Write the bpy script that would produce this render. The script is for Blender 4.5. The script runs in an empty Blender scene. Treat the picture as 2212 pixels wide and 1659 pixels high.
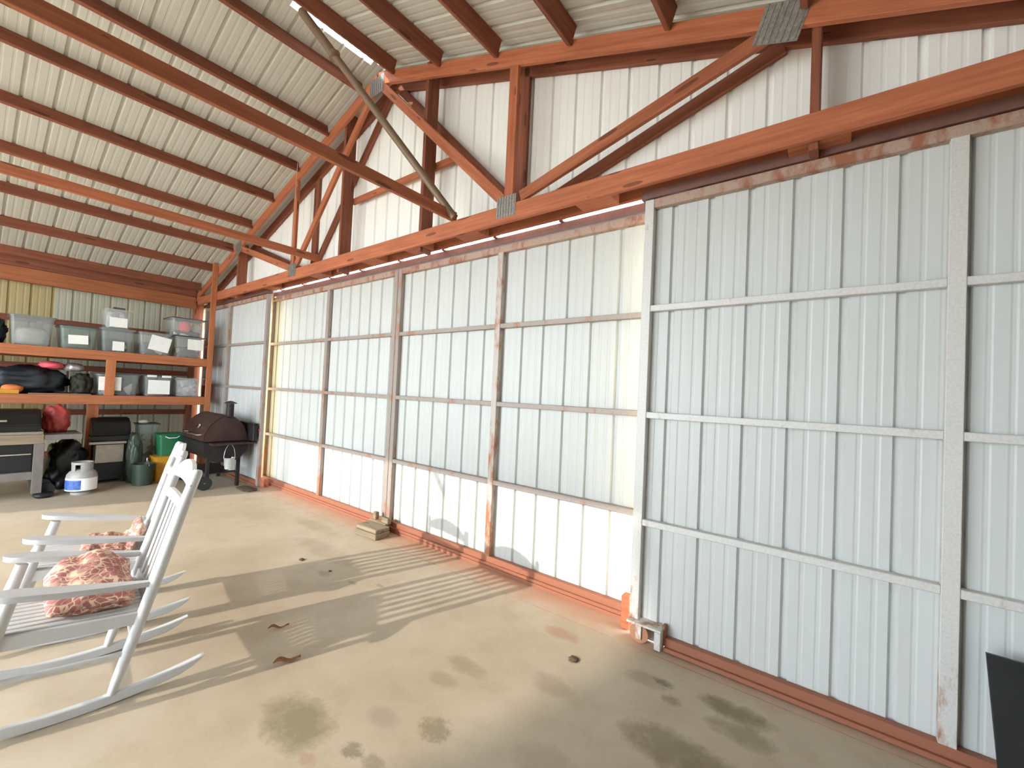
import bpy, bmesh, math, random
from mathutils import Vector, Matrix, Euler
random.seed(7)
SC = bpy.context.scene
COL = SC.collection
V = Vector
PI = math.pi

# ---------------------------------------------------------------- camera
YAW, PITCH, ROLL = math.radians(37.68), math.radians(1.336), math.radians(2.66)
fw = V((-math.sin(YAW)*math.cos(PITCH), math.cos(YAW)*math.cos(PITCH), math.sin(PITCH)))
r0 = V((math.cos(YAW), math.sin(YAW), 0)); u0 = r0.cross(fw)
rt = r0*math.cos(ROLL) + u0*math.sin(ROLL)
up = u0*math.cos(ROLL) - r0*math.sin(ROLL)
cam_d = bpy.data.cameras.new('camera'); cam = bpy.data.objects.new('camera', cam_d); COL.objects.link(cam)
cam_d.sensor_width = 36; cam_d.lens = 916.8/2212*36; cam_d.clip_start = 0.02; cam_d.clip_end = 500
cam.matrix_world = Matrix(((rt.x, up.x, -fw.x, 4.07), (rt.y, up.y, -fw.y, -2.98), (rt.z, up.z, -fw.z, 1.605), (0, 0, 0, 1)))
SC.camera = cam

# ---------------------------------------------------------------- sky, sun, exposure
world = bpy.data.worlds.new('sky'); SC.world = world; world.use_nodes = True
bg = world.node_tree.nodes['Background']; bg.inputs[0].default_value = (0.79, 0.905, 1.0, 1); bg.inputs[1].default_value = 9.0
sun_d = bpy.data.lights.new('sun', 'SUN'); sun = bpy.data.objects.new('sun', sun_d); COL.objects.link(sun)
sun_d.energy = 3.1; sun_d.angle = math.radians(0.55); sun_d.color = (1.0, 0.93, 0.82)
sun.rotation_euler = V((0.79, 2.45, -1.0)).to_track_quat('-Z', 'Y').to_euler(); sun.location = (-4, -14, 8)
SC.view_settings.view_transform = 'Standard'; SC.view_settings.look = 'None'
SC.view_settings.gamma = 1; SC.view_settings.use_curve_mapping = False; SC.view_settings.exposure = 0.52
SC.cycles.diffuse_bounces = 5; SC.cycles.max_bounces = 8; SC.cycles.transparent_max_bounces = 10

# ---------------------------------------------------------------- materials
def nodes(name):
    m = bpy.data.materials.new(name); m.use_nodes = True
    nt = m.node_tree; b = nt.nodes['Principled BSDF']
    return m, nt, b
def lk(nt, a, b): nt.links.new(a, b)
def math_n(nt, op, a, b=None, clamp=False):
    n = nt.nodes.new('ShaderNodeMath'); n.operation = op; n.use_clamp = clamp
    for i, x in enumerate((a, b)):
        if x is None: continue
        if isinstance(x, (int, float)): n.inputs[i].default_value = x
        else: lk(nt, x, n.inputs[i])
    return n.outputs[0]
def mixc(nt, f, a, b, mode='MIX'):
    n = nt.nodes.new('ShaderNodeMix'); n.data_type = 'RGBA'; n.blend_type = mode
    for i, x in ((0, f), (6, a), (7, b)):
        if isinstance(x, (int, float)): n.inputs[i].default_value = x
        elif isinstance(x, tuple): n.inputs[i].default_value = (*x, 1)
        else: lk(nt, x, n.inputs[i])
    return n.outputs[2]
def coords(nt, scale=(1, 1, 1), rnd=True, space='Object'):
    tc = nt.nodes.new('ShaderNodeTexCoord'); mp = nt.nodes.new('ShaderNodeMapping')
    mp.inputs['Scale'].default_value = scale
    src = tc.outputs[space]
    if rnd:
        oi = nt.nodes.new('ShaderNodeObjectInfo'); va = nt.nodes.new('ShaderNodeVectorMath'); va.operation = 'ADD'
        s = math_n(nt, 'MULTIPLY', oi.outputs['Random'], 37.0)
        lk(nt, src, va.inputs[0]); lk(nt, s, va.inputs[1]); src = va.outputs[0]
    lk(nt, src, mp.inputs['Vector'])
    return mp.outputs[0]
def world_co(nt, scale=(1, 1, 1)):
    g = nt.nodes.new('ShaderNodeNewGeometry'); mp = nt.nodes.new('ShaderNodeMapping'); mp.inputs['Scale'].default_value = scale
    lk(nt, g.outputs['Position'], mp.inputs['Vector']); return mp.outputs[0]
def noise(nt, vec, scale, detail=4, rough=0.55):
    n = nt.nodes.new('ShaderNodeTexNoise'); lk(nt, vec, n.inputs['Vector'])
    n.inputs['Scale'].default_value = scale; n.inputs['Detail'].default_value = detail; n.inputs['Roughness'].default_value = rough
    return n.outputs['Fac']
def ramp(nt, f, lo, hi):
    n = nt.nodes.new('ShaderNodeMapRange'); n.clamp = True; lk(nt, f, n.inputs[0])
    n.inputs[1].default_value = lo; n.inputs[2].default_value = hi
    return n.outputs[0]
def bump(nt, b, h, strength=0.3, dist=0.01):
    n = nt.nodes.new('ShaderNodeBump'); n.inputs['Strength'].default_value = strength; n.inputs['Distance'].default_value = dist
    lk(nt, h, n.inputs['Height']); lk(nt, n.outputs[0], b.inputs['Normal'])
M = {}
def plain(key, col, rough=0.6, metal=0.0, var=0.12, scale=14):
    m, nt, b = nodes(key); f = noise(nt, coords(nt), scale)
    c = mixc(nt, ramp(nt, f, 0.3, 0.7), tuple(x*(1-var) for x in col), tuple(min(1, x*(1+var)) for x in col))
    lk(nt, c, b.inputs['Base Color']); b.inputs['Roughness'].default_value = rough; b.inputs['Metallic'].default_value = metal
    M[key] = m; return m
def wood(key, light, dark, rnd=0.25):
    m, nt, b = nodes(key); oi = nt.nodes.new('ShaderNodeObjectInfo')
    g = noise(nt, coords(nt, (1.2, 22, 22)), 1.6, 6, 0.6)
    g2 = noise(nt, coords(nt, (0.8, 3, 3)), 1.5, 3)
    c = mixc(nt, ramp(nt, g, 0.32, 0.68), dark, light)
    c = mixc(nt, math_n(nt, 'MULTIPLY', ramp(nt, g2, 0.45, 0.75), 0.45), c, dark)
    vo = nt.nodes.new('ShaderNodeTexVoronoi'); vo.inputs['Scale'].default_value = 1.0
    lk(nt, coords(nt, (1.7, 9, 9)), vo.inputs['Vector'])
    k = math_n(nt, 'LESS_THAN', vo.outputs['Distance'], 0.13)
    c = mixc(nt, math_n(nt, 'MULTIPLY', k, 0.7), c, tuple(x*0.3 for x in dark))
    br = math_n(nt, 'ADD', math_n(nt, 'MULTIPLY', oi.outputs['Random'], rnd), 1-rnd/2)
    hs = nt.nodes.new('ShaderNodeHueSaturation'); lk(nt, c, hs.inputs['Color']); lk(nt, br, hs.inputs['Value'])
    lk(nt, hs.outputs[0], b.inputs['Base Color']); b.inputs['Roughness'].default_value = 0.72
    bump(nt, b, g, 0.25, 0.004); M[key] = m
wood('wood', (0.50, 0.160, 0.072), (0.31, 0.086, 0.036))
wood('wood_old', (0.33, 0.105, 0.052), (0.18, 0.052, 0.027))
wood('wood_shelf', (0.54, 0.19, 0.072), (0.36, 0.11, 0.042))
wood('wood_grey', (0.33, 0.26, 0.18), (0.19, 0.14, 0.085))
def sheet_mat(key, col, dirt, streak=0.22, rough=0.42, spec=0.4, outer=None):
    m, nt, b = nodes(key)
    s = noise(nt, world_co(nt, (5, 5, 0.25)), 2.6, 3)
    d = noise(nt, world_co(nt, (0.8, 0.8, 0.8)), 1.4, 5)
    c = mixc(nt, math_n(nt, 'MULTIPLY', ramp(nt, s, 0.45, 0.8), streak), col, dirt)
    c = mixc(nt, math_n(nt, 'MULTIPLY', ramp(nt, d, 0.5, 0.8), streak*0.7), c, dirt)
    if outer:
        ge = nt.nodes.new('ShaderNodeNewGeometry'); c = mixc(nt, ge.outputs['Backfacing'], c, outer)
    lk(nt, c, b.inputs['Base Color']); b.inputs['Roughness'].default_value = rough; b.inputs['Specular IOR Level'].default_value = spec
    M[key] = m
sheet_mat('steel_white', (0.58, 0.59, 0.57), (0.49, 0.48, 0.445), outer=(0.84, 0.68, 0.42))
sheet_mat('steel_gable', (0.90, 0.90, 0.88), (0.78, 0.74, 0.69))
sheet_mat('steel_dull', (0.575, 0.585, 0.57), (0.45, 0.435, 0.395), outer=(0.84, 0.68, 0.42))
sheet_mat('steel_roof', (0.55, 0.53, 0.465), (0.43, 0.40, 0.33), 0.22, 0.5)
sheet_mat('steel_left', (0.54, 0.52, 0.40), (0.40, 0.36, 0.25))
sheet_mat('panel_yellow', (0.50, 0.40, 0.20), (0.36, 0.26, 0.10))
def frame_mat(key, grey, rust, amount, lowrust):
    m, nt, b = nodes(key)
    f = noise(nt, world_co(nt, (3, 3, 1.2)), 3.2, 6, 0.65)
    f2 = noise(nt, world_co(nt, (30, 30, 30)), 3, 3)
    c = mixc(nt, ramp(nt, f2, 0.3, 0.75), grey, tuple(x*0.84 for x in grey))
    g = nt.nodes.new('ShaderNodeNewGeometry'); sp = nt.nodes.new('ShaderNodeSeparateXYZ'); lk(nt, g.outputs['Position'], sp.inputs[0])
    low = math_n(nt, 'SUBTRACT', 1.0, ramp(nt, sp.outputs[2], 0.15, 0.75))
    k = math_n(nt, 'ADD', f, math_n(nt, 'MULTIPLY', low, lowrust))
    c = mixc(nt, ramp(nt, k, 0.62-amount, 0.74-amount), c, rust)
    lk(nt, c, b.inputs['Base Color']); b.inputs['Roughness'].default_value = 0.55; b.inputs['Metallic'].default_value = 0.15; M[key] = m
frame_mat('frame_steel', (0.37, 0.31, 0.275), (0.36, 0.17, 0.10), 0.08, 0.10)
frame_mat('frame_galv', (0.66, 0.64, 0.61), (0.36, 0.18, 0.10), 0.0, 0.13)
frame_mat('frame_rust', (0.47, 0.33, 0.26), (0.33, 0.125, 0.07), 0.13, 0.35)
frame_mat('frame_mix', (0.52, 0.46, 0.42), (0.38, 0.16, 0.085), 0.14, 0.15)
plain('track', (0.20, 0.10, 0.08), 0.5, 0.3)
plain('galv', (0.55, 0.55, 0.54), 0.4, 0.7)
plain('plate', (0.33, 0.31, 0.29), 0.45, 0.6, 0.3, 60)
plain('pipe', (0.22, 0.145, 0.095), 0.5, 0.2)
plain('white_paint', (0.56, 0.56, 0.56), 0.38, 0, 0.03)
plain('paper', (0.86, 0.85, 0.81), 0.8, 0, 0.04)
plain('black', (0.008, 0.008, 0.009), 0.5, 0, 0.3)
plain('black_bag', (0.006, 0.006, 0.007), 0.4, 0, 0.3)
plain('smoker_lid', (0.05, 0.022, 0.018), 0.55, 0.3, 0.35, 6)
plain('smoker_body', (0.014, 0.010, 0.010), 0.6, 0.2, 0.35, 8)
plain('zinc', (0.60, 0.60, 0.58), 0.35, 0.35)
plain('chrome', (0.75, 0.74, 0.72), 0.2, 1.0)
plain('stainless', (0.36, 0.33, 0.28), 0.38, 0.8)
plain('grey_frame', (0.17, 0.145, 0.13), 0.6)
plain('hood', (0.012, 0.012, 0.011), 0.35, 0.3)
plain('red', (0.36, 0.045, 0.04), 0.45)
plain('pink', (0.80, 0.10, 0.14), 0.6)
plain('orange', (0.70, 0.20, 0.05), 0.6)
plain('yellow', (0.62, 0.29, 0.015), 0.5)
plain('green', (0.02, 0.16, 0.07), 0.4)
plain('dk_green', (0.04, 0.06, 0.042), 0.4)
plain('olive', (0.022, 0.022, 0.012), 0.8)
plain('tank_white', (0.36, 0.345, 0.32), 0.4)
plain('tank_blue', (0.06, 0.13, 0.42), 0.45, 0, 0.5, 25)
plain('rubber', (0.02, 0.02, 0.02), 0.8)
plain('dk_lid', (0.05, 0.06, 0.055), 0.4)
plain('leaf', (0.22, 0.085, 0.03), 0.7)
plain('dirt', (0.09, 0.06, 0.035), 0.95)
plain('string', (0.60, 0.40, 0.30), 0.8)
plain('bag_blue', (0.010, 0.014, 0.018), 0.55)
def clear_mat(key, col, alpha):
    m, nt, b = nodes(key); b.inputs['Base Color'].default_value = (*col, 1); b.inputs['Roughness'].default_value = 0.22
    tr = nt.nodes.new('ShaderNodeBsdfTransparent'); mx = nt.nodes.new('ShaderNodeMixShader')
    f = noise(nt, coords(nt), 6); a = math_n(nt, 'ADD', math_n(nt, 'MULTIPLY', f, 0.2), alpha-0.1)
    lk(nt, a, mx.inputs[0]); lk(nt, tr.outputs[0], mx.inputs[1]); lk(nt, b.outputs[0], mx.inputs[2])
    lk(nt, mx.outputs[0], nt.nodes['Material Output'].inputs[0]); M[key] = m
clear_mat('clear', (0.62, 0.64, 0.62), 0.34)
clear_mat('clear_grey', (0.36, 0.40, 0.40), 0.45)
clear_mat('clear_green', (0.26, 0.34, 0.29), 0.5)
def contents_mat(key, a, b_, scale):
    m, nt, b = nodes(key); vo = nt.nodes.new('ShaderNodeTexVoronoi'); vo.inputs['Scale'].default_value = scale
    lk(nt, coords(nt), vo.inputs['Vector']); sp = nt.nodes.new('ShaderNodeSeparateColor'); lk(nt, vo.outputs['Color'], sp.inputs[0])
    c = mixc(nt, sp.outputs[0], a, b_); c = mixc(nt, math_n(nt, 'GREATER_THAN', sp.outputs[1], 0.75), c, (0.7, 0.6, 0.52))
    lk(nt, c, b.inputs['Base Color']); b.inputs['Roughness'].default_value = 0.7; M[key] = m
contents_mat('stuff_mixed', (0.20, 0.09, 0.07), (0.30, 0.24, 0.19), 11)
contents_mat('stuff_dark', (0.02, 0.025, 0.04), (0.09, 0.065, 0.06), 9)
contents_mat('stuff_pale', (0.48, 0.42, 0.36), (0.66, 0.60, 0.52), 10)
contents_mat('stuff_silver', (0.22, 0.22, 0.27), (0.62, 0.64, 0.62), 26)
def cushion_mat():
    m, nt, b = nodes('cushion_fabric'); co = coords(nt, rnd=False)
    w = nt.nodes.new('ShaderNodeTexNoise'); lk(nt, co, w.inputs['Vector']); w.inputs['Scale'].default_value = 9
    va = nt.nodes.new('ShaderNodeVectorMath'); va.operation = 'MULTIPLY_ADD'; lk(nt, w.outputs['Color'], va.inputs[0])
    va.inputs[1].default_value = (0.09, 0.09, 0.09); lk(nt, co, va.inputs[2])
    v1 = nt.nodes.new('ShaderNodeTexVoronoi'); v1.inputs['Scale'].default_value = 30; v1.feature = 'DISTANCE_TO_EDGE'; lk(nt, va.outputs[0], v1.inputs['Vector'])
    v2 = nt.nodes.new('ShaderNodeTexVoronoi'); v2.inputs['Scale'].default_value = 13; lk(nt, va.outputs[0], v2.inputs['Vector'])
    v3 = nt.nodes.new('ShaderNodeTexWave'); v3.wave_type = 'RINGS'; v3.inputs['Scale'].default_value = 7; v3.inputs['Distortion'].default_value = 9; lk(nt, co, v3.inputs['Vector'])
    base = mixc(nt, ramp(nt, v2.outputs['Distance'], 0.25, 0.5), (0.60, 0.40, 0.27), (0.36, 0.13, 0.12))
    c = mixc(nt, math_n(nt, 'LESS_THAN', v1.outputs[0], 0.085), base, (0.62, 0.46, 0.32))
    c = mixc(nt, math_n(nt, 'MULTIPLY', ramp(nt, v3.outputs['Fac'], 0.62, 0.72), 0.6), c, (0.26, 0.08, 0.075))
    lk(nt, c, b.inputs['Base Color']); b.inputs['Roughness'].default_value = 0.9; M['cushion_fabric'] = m
cushion_mat()
def concrete():
    m, nt, b = nodes('concrete'); p = world_co(nt)
    n1 = noise(nt, p, 0.9, 7, 0.6); n2 = noise(nt, p, 5, 6, 0.65); n3 = noise(nt, p, 60, 3)
    c = mixc(nt, ramp(nt, n1, 0.33, 0.67), (0.40, 0.315, 0.22), (0.51, 0.425, 0.32))
    c = mixc(nt, math_n(nt, 'MULTIPLY', ramp(nt, n2, 0.48, 0.75), 0.4), c, (0.34, 0.265, 0.18))
    c = mixc(nt, math_n(nt, 'MULTIPLY', ramp(nt, n3, 0.5, 0.8), 0.15), c, (0.28, 0.22, 0.15))
    # rust run-off along the door track and the oil and water stains, each at its own spot
    sp = nt.nodes.new('ShaderNodeSeparateXYZ'); lk(nt, p, sp.inputs[0])
    near = ramp(nt, math_n(nt, 'ADD', sp.outputs[1], math_n(nt, 'MULTIPLY', math_n(nt, 'SUBTRACT', n2, 0.5), 0.35)), -0.30, -0.06)
    c = mixc(nt, math_n(nt, 'MULTIPLY', near, 0.6), c, (0.50, 0.235, 0.15))
    wob = math_n(nt, 'MULTIPLY', math_n(nt, 'SUBTRACT', noise(nt, p, 8, 7, 0.7), 0.5), 3.2)
    wob2 = math_n(nt, 'MULTIPLY', math_n(nt, 'SUBTRACT', noise(nt, p, 30, 6, 0.7), 0.5), 4.5)
    col = {'o': (0.20, 0.155, 0.085), 'd': (0.075, 0.055, 0.03), 'w': (0.34, 0.265, 0.19), 'r': (0.36, 0.17, 0.10)}
    for (x, y, rx, ry, k, s) in [
        (2.06, -1.93, .20, .13, 'o', .75), (2.84, -.90, .13, .075, 'w', .75), (2.822, -.617, .035, .03, 'd', .9), (2.385, -1.10, .13, .06, 'o', .45),
        (2.36, -1.27, .10, .05, 'o', .35), (2.588, -1.533, .085, .07, 'o', .65), (3.24, -.50, .12, .065, 'w', .7), (3.315, -.46, .055, .03, 'd', .55), (3.39, -.575, .05, .04, 'o', .6),
        (3.68, -.44, .16, .075, 'o', .85), (3.72, -.58, .14, .08, 'o', .6), (3.49, -.905, .22, .12, 'o', .7), (2.40, -1.851, .05, .04, 'd', .5), (2.53, -1.83, .06, .04, 'o', .5),
        (2.62, -.42, .12, .06, 'r', .55), (2.35, -1.65, .10, .06, 'w', .6), (2.30, -2.0, .05, .03, 'r', .4), (0.2, -.75, .55, .12, 'o', .28), (-.6, -.45, .5, .1, 'o', .25), (-1.6, -.7, .7, .16, 'w', .3),
        (.62, -1.02, .07, .04, 'd', .3), (.95, -.95, .05, .02, 'd', .35), (1.15, -.83, .05, .02, 'd', .3), (3.75, -.95, .3, .14, 'o', .6), (3.1, -1.35, .16, .1, 'w', .5)]:
        dx = math_n(nt, 'MULTIPLY', math_n(nt, 'SUBTRACT', sp.outputs[0], x), 1/rx)
        dy = math_n(nt, 'MULTIPLY', math_n(nt, 'SUBTRACT', sp.outputs[1], y), 1/ry)
        d = math_n(nt, 'ADD', math_n(nt, 'ADD', math_n(nt, 'MULTIPLY', dx, dx), math_n(nt, 'MULTIPLY', dy, dy)), wob2 if rx < .09 else wob)
        f = math_n(nt, 'MULTIPLY', math_n(nt, 'SUBTRACT', 1.0, ramp(nt, d, 0.25, 1.45)), s)
        c = mixc(nt, f, c, col[k])
    lk(nt, c, b.inputs['Base Color']); b.inputs['Roughness'].default_value = 0.62; b.inputs['Specular IOR Level'].default_value = 0.3
    bump(nt, b, n3, 0.12, 0.003); M['concrete'] = m
concrete()
plain('gravel', (0.68, 0.65, 0.58), 0.95, 0, 0.2, 3)

# ---------------------------------------------------------------- geometry helpers
CACHE = {}
def link(name, me, mat=None, parent=None, mtx=None):
    o = bpy.data.objects.new(name, me); COL.objects.link(o)
    if me is not None and mat is not None and not me.materials: me.materials.append(M[mat])
    mtx = mtx or Matrix.Identity(4)
    if parent is not None:
        o.parent = parent; o.matrix_local = WM.get(parent.name, Matrix.Identity(4)).inverted() @ mtx
    else: o.matrix_world = mtx
    WM[o.name] = mtx.copy()
    return o
WM = {}          # world matrix of everything linked so far, so that parts and sub-parts can be given in world space
def empty(name, loc=(0, 0, 0), parent=None):
    o = bpy.data.objects.new(name, None); COL.objects.link(o); o.empty_display_size = 0.1
    o.location = loc; WM[o.name] = Matrix.Translation(V(loc)); return o
def tag(o, label, cat, group=None):
    o['label'] = label; o['category'] = cat
    if group: o['group'] = group
    return o
def struct(o, label=None):
    o['kind'] = 'structure'
    if label: o['label'] = label
    return o
def thing(name, label, cat, loc=(0, 0, 0), group=None): return tag(empty(name, loc), label, cat, group)
def mesh_from(bm, name, smooth=False):
    me = bpy.data.meshes.new(name); bm.normal_update(); bm.to_mesh(me); bm.free()
    if smooth:
        for p in me.polygons: p.use_smooth = True
    return me
def boxmesh(dx, dy, dz, bev, mat):
    k = ('box', round(dx, 3), round(dy, 3), round(dz, 3), bev, mat)
    if k in CACHE: return CACHE[k]
    bm = bmesh.new(); bmesh.ops.create_cube(bm, size=1)
    bmesh.ops.scale(bm, vec=(dx, dy, dz), verts=bm.verts)
    if bev: bmesh.ops.bevel(bm, geom=bm.edges[:], offset=min(bev, min(dx, dy, dz)*0.3), segments=1, affect='EDGES')
    me = mesh_from(bm, 'box'); me.materials.append(M[mat]); CACHE[k] = me; return me
def beam(name, p0, p1, w, h, mat, parent=None, upv=(0, 0, 1), bev=0.003):
    """board from p0 to p1 (centre line); w across, h along upv"""
    p0, p1 = V(p0), V(p1); x = (p1-p0); L = x.length; x.normalize(); u = V(upv)
    y = u.cross(x).normalized(); z = x.cross(y).normalized()
    me = boxmesh(L, w, h, bev, mat); c = (p0+p1)/2
    mt = Matrix(((x.x, y.x, z.x, c.x), (x.y, y.y, z.y, c.y), (x.z, y.z, z.z, c.z), (0, 0, 0, 1)))
    return link(name, me, None, parent, mt)
def box(name, x0, x1, y0, y1, z0, z1, mat, parent=None, bev=0.003):
    d = (x1-x0, y1-y0, z1-z0); c = V(((x0+x1)/2, (y0+y1)/2, (z0+z1)/2)); a = d.index(max(d))
    e = [V((1, 0, 0)), V((0, 1, 0)), V((0, 0, 1))][a]*(d[a]/2)
    if a == 0: return beam(name, c-e, c+e, d[1], d[2], mat, parent, (0, 0, 1), bev)
    if a == 1: return beam(name, c-e, c+e, d[0], d[2], mat, parent, (0, 0, 1), bev)
    return beam(name, c-e, c+e, d[1], d[0], mat, parent, (1, 0, 0), bev)
def prism(name, poly, axis, a, b, mat, parent=None, bev=0.0, smooth=False):
    """polygon extruded along axis (0,1,2) from a to b; poly in the other two axes (in order)"""
    bm = bmesh.new()
    def pt(p, t): q = list(p); q.insert(axis, t); return V(q)
    lo = [bm.verts.new(pt(p, a)) for p in poly]; hi = [bm.verts.new(pt(p, b)) for p in poly]
    n = len(poly); bm.faces.new(lo); bm.faces.new(hi[::-1])
    for i in range(n): bm.faces.new((lo[i], hi[i], hi[(i+1) % n], lo[(i+1) % n]))
    bmesh.ops.recalc_face_normals(bm, faces=bm.faces[:])
    if bev: bmesh.ops.bevel(bm, geom=bm.edges[:], offset=bev, segments=2, affect='EDGES')
    cen = sum((v.co for v in bm.verts), V())/len(bm.verts)
    bmesh.ops.translate(bm, vec=-cen, verts=bm.verts)
    me = mesh_from(bm, name); me.materials.append(M[mat])
    return link(name, me, None, parent, Matrix.Translation(cen))
def ring_tube(bm, pts, rads, seg=10, cap=True, flat=1.0, upv=None):
    pts = [V(p) for p in pts]; rings = []
    for i, p in enumerate(pts):
        t = (pts[min(i+1, len(pts)-1)]-pts[max(i-1, 0)]).normalized()
        u = V(upv) if upv else (V((0, 0, 1)) if abs(t.z) < 0.9 else V((1, 0, 0)))
        a = t.cross(u).normalized(); b_ = a.cross(t).normalized(); r = rads[i] if hasattr(rads, '__len__') else rads
        rings.append([bm.verts.new(p + a*math.cos(2*PI*k/seg)*r + b_*math.sin(2*PI*k/seg)*r*flat) for k in range(seg)])
    for i in range(len(rings)-1):
        for k in range(seg): bm.faces.new((rings[i][k], rings[i][(k+1) % seg], rings[i+1][(k+1) % seg], rings[i+1][k]))
    if cap: bm.faces.new(rings[0][::-1]); bm.faces.new(rings[-1])
def tube(name, pts, rads, mat, parent=None, seg=10, flat=1.0, upv=None):
    bm = bmesh.new(); ring_tube(bm, pts, rads, seg, True, flat, upv); bmesh.ops.recalc_face_normals(bm, faces=bm.faces[:])
    c = V(pts[0]); bmesh.ops.translate(bm, vec=-c, verts=bm.verts)
    me = mesh_from(bm, name, True); me.materials.append(M[mat]); me.set_sharp_from_angle(angle=0.9)
    return link(name, me, None, parent, Matrix.Translation(c))
def lathe(name, prof, loc, mat, parent=None, seg=24):
    bm = bmesh.new(); rings = []
    for r, z in prof: rings.append([bm.verts.new((r*math.cos(2*PI*k/seg), r*math.sin(2*PI*k/seg), z)) for k in range(seg)])
    for i in range(len(rings)-1):
        for k in range(seg): bm.faces.new((rings[i][k], rings[i][(k+1) % seg], rings[i+1][(k+1) % seg], rings[i+1][k]))
    bm.faces.new(rings[0][::-1]); bm.faces.new(rings[-1])
    me = mesh_from(bm, name, True); me.materials.append(M[mat]); me.set_sharp_from_angle(angle=0.7)
    return link(name, me, None, parent, Matrix.Translation(V(loc)))
def blob(name, loc, size, mat, parent=None, lump=0.18, seed=0, sub=3, freq=3.0, flat_bottom=True, boxy=0.8):
    from mathutils import noise as mn
    bm = bmesh.new(); bmesh.ops.create_icosphere(bm, subdivisions=sub, radius=1)
    for v in bm.verts:
        d = v.co.normalized(); n = mn.noise(d*freq+V((seed*7.3, seed*3.1, 0)))+0.5*mn.noise(d*freq*2.3+V((seed, 0, seed)))+0.7*(0.35-abs(mn.noise(V((d.x*5, d.y*5, d.z*2.2))+V((seed*1.7, seed*.3, 2)))))
        c = d*(1+lump*n)
        c = V([math.copysign(abs(x)**boxy, x) for x in c])
        if flat_bottom and c.z < -0.85: c.z = -0.85
        v.co = V((c.x*size[0]/2, c.y*size[1]/2, c.z*size[2]/2))
    zmin = min(v.co.z for v in bm.verts)
    for v in bm.verts: v.co.z -= zmin
    me = mesh_from(bm, name, True); me.materials.append(M[mat])
    return link(name, me, None, parent, Matrix.Translation(V(loc)))

# ribbed steel sheet: local x across the sheet, ribs bulge towards local +y, z along the rib
PITCH_R = 0.2286
def rib_profile(x0, x1, phase=0.0):
    xs = {round(x0, 4), round(x1, 4)}; pts = []
    k0 = math.floor((x0-phase)/PITCH_R)-1
    feats = []
    for k in range(k0, k0+int((x1-x0)/PITCH_R)+4):
        c = phase+k*PITCH_R
        feats += [(c-.021, 0), (c-.010, .019), (c+.010, .019), (c+.021, 0)]
        for q in (1, 2):
            m = c+PITCH_R*q/3
            feats += [(m-.014, 0), (m-.006, .0022), (m+.006, .0022), (m+.014, 0)]
    def h(x):
        for (a, ya), (b_, yb) in zip(feats, feats[1:]):
            if a <= x <= b_: return ya+(yb-ya)*(x-a)/(b_-a) if b_ > a else ya
        return 0
    pts = [(x0, h(x0))]+[f for f in feats if x0+1e-4 < f[0] < x1-1e-4]+[(x1, h(x1))]
    return pts
def sheet(name, x0, x1, zb, zt, mtx, mat, parent, phase=0.0):
    zb_ = zb if callable(zb) else (lambda x: zb); zt_ = zt if callable(zt) else (lambda x: zt)
    bm = bmesh.new(); cols = []
    for x, y in rib_profile(x0, x1, phase): cols.append((bm.verts.new((x, y, zb_(x))), bm.verts.new((x, y, zt_(x)))))
    for a, b_ in zip(cols, cols[1:]): bm.faces.new((a[0], b_[0], b_[1], a[1]))
    me = mesh_from(bm, name); me.materials.append(M[mat])
    return link(name, me, None, parent, mtx)

# ---------------------------------------------------------------- the building
XW = 5.95                                  # inside of the eave walls
AX = -0.10                                 # ridge line
def ztop(x): return 5.09-abs(x-AX)/3       # top edge of the front truss chords
def zroof(x): return ztop(x)+0.128         # underside of the roof steel
YB = -6.50                                 # back wall
fl = struct(empty('floor', (0, 0, 0)), 'smooth stained concrete floor slab')
prism('slab', [(-6.3, -12.0), (6.3, -12.0), (6.3, -0.235), (-6.3, -0.235)], 2, -0.12, 0.0, 'concrete', fl)
prism('door_apron', [(-6.3, -0.229), (6.3, -0.229), (6.3, 0.6), (-6.3, 0.6)], 2, -0.12, -0.001, 'concrete', fl)
gd = prism('ground', [(-60, -60), (60, -60), (60, 60), (-60, 60)], 2, -0.5, -0.13, 'gravel'); struct(gd, 'pale gravel ground outside the barn')

# roof
ce = struct(empty('ceiling', (0, 0, 0)), 'ribbed metal roof on red-brown wooden purlins')
sl = math.atan(1/3)
def roof_sheet(side, y0, y1, top_off=0.0):
    # local x runs along world -Y, local z up the slope
    n = V((side*math.sin(sl), 0, math.cos(sl))); zax = V((-side*math.cos(sl), 0, math.sin(sl)))
    xe = AX+side*6.25; base = V((xe, 0, zroof(xe)))
    xax = n.cross(zax)                      # so that y axis = n
    mt = Matrix(((xax.x, n.x, zax.x, base.x), (xax.y, n.y, zax.y, base.y), (xax.z, n.z, zax.z, base.z), (0, 0, 0, 1)))
    L = 6.25/math.cos(sl)-top_off
    a, b_ = (y0*xax.y, y1*xax.y) if xax.y > 0 else (y1*xax.y, y0*xax.y)
    return sheet('roof_sheet', a, b_, 0, L, mt, 'steel_roof', ce)
ys = [0.30, -0.36, -1.24, -2.15, -3.07, -3.98, -4.90, -5.81, -6.75]
for side in (-1, 1):
    for i in range(len(ys)-1):
        roof_sheet(side, ys[i+1]-0.001, ys[i], 0.055 if (side == -1 and i == 1) else 0.0)
cap = prism('ridge_cap', [(AX-.30, zroof(AX)-.035), (AX, zroof(AX)+.075), (AX+.30, zroof(AX)-.035), (AX+.30, zroof(AX)-.03), (AX, zroof(AX)+.08), (AX-.30, zroof(AX)-.03)], 1, -6.75, -1.25, 'steel_roof', ce)
PUR = [0.32-.10+.735*k for k in range(8)]+[-(0.385+.73*k) for k in range(8)]
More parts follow.
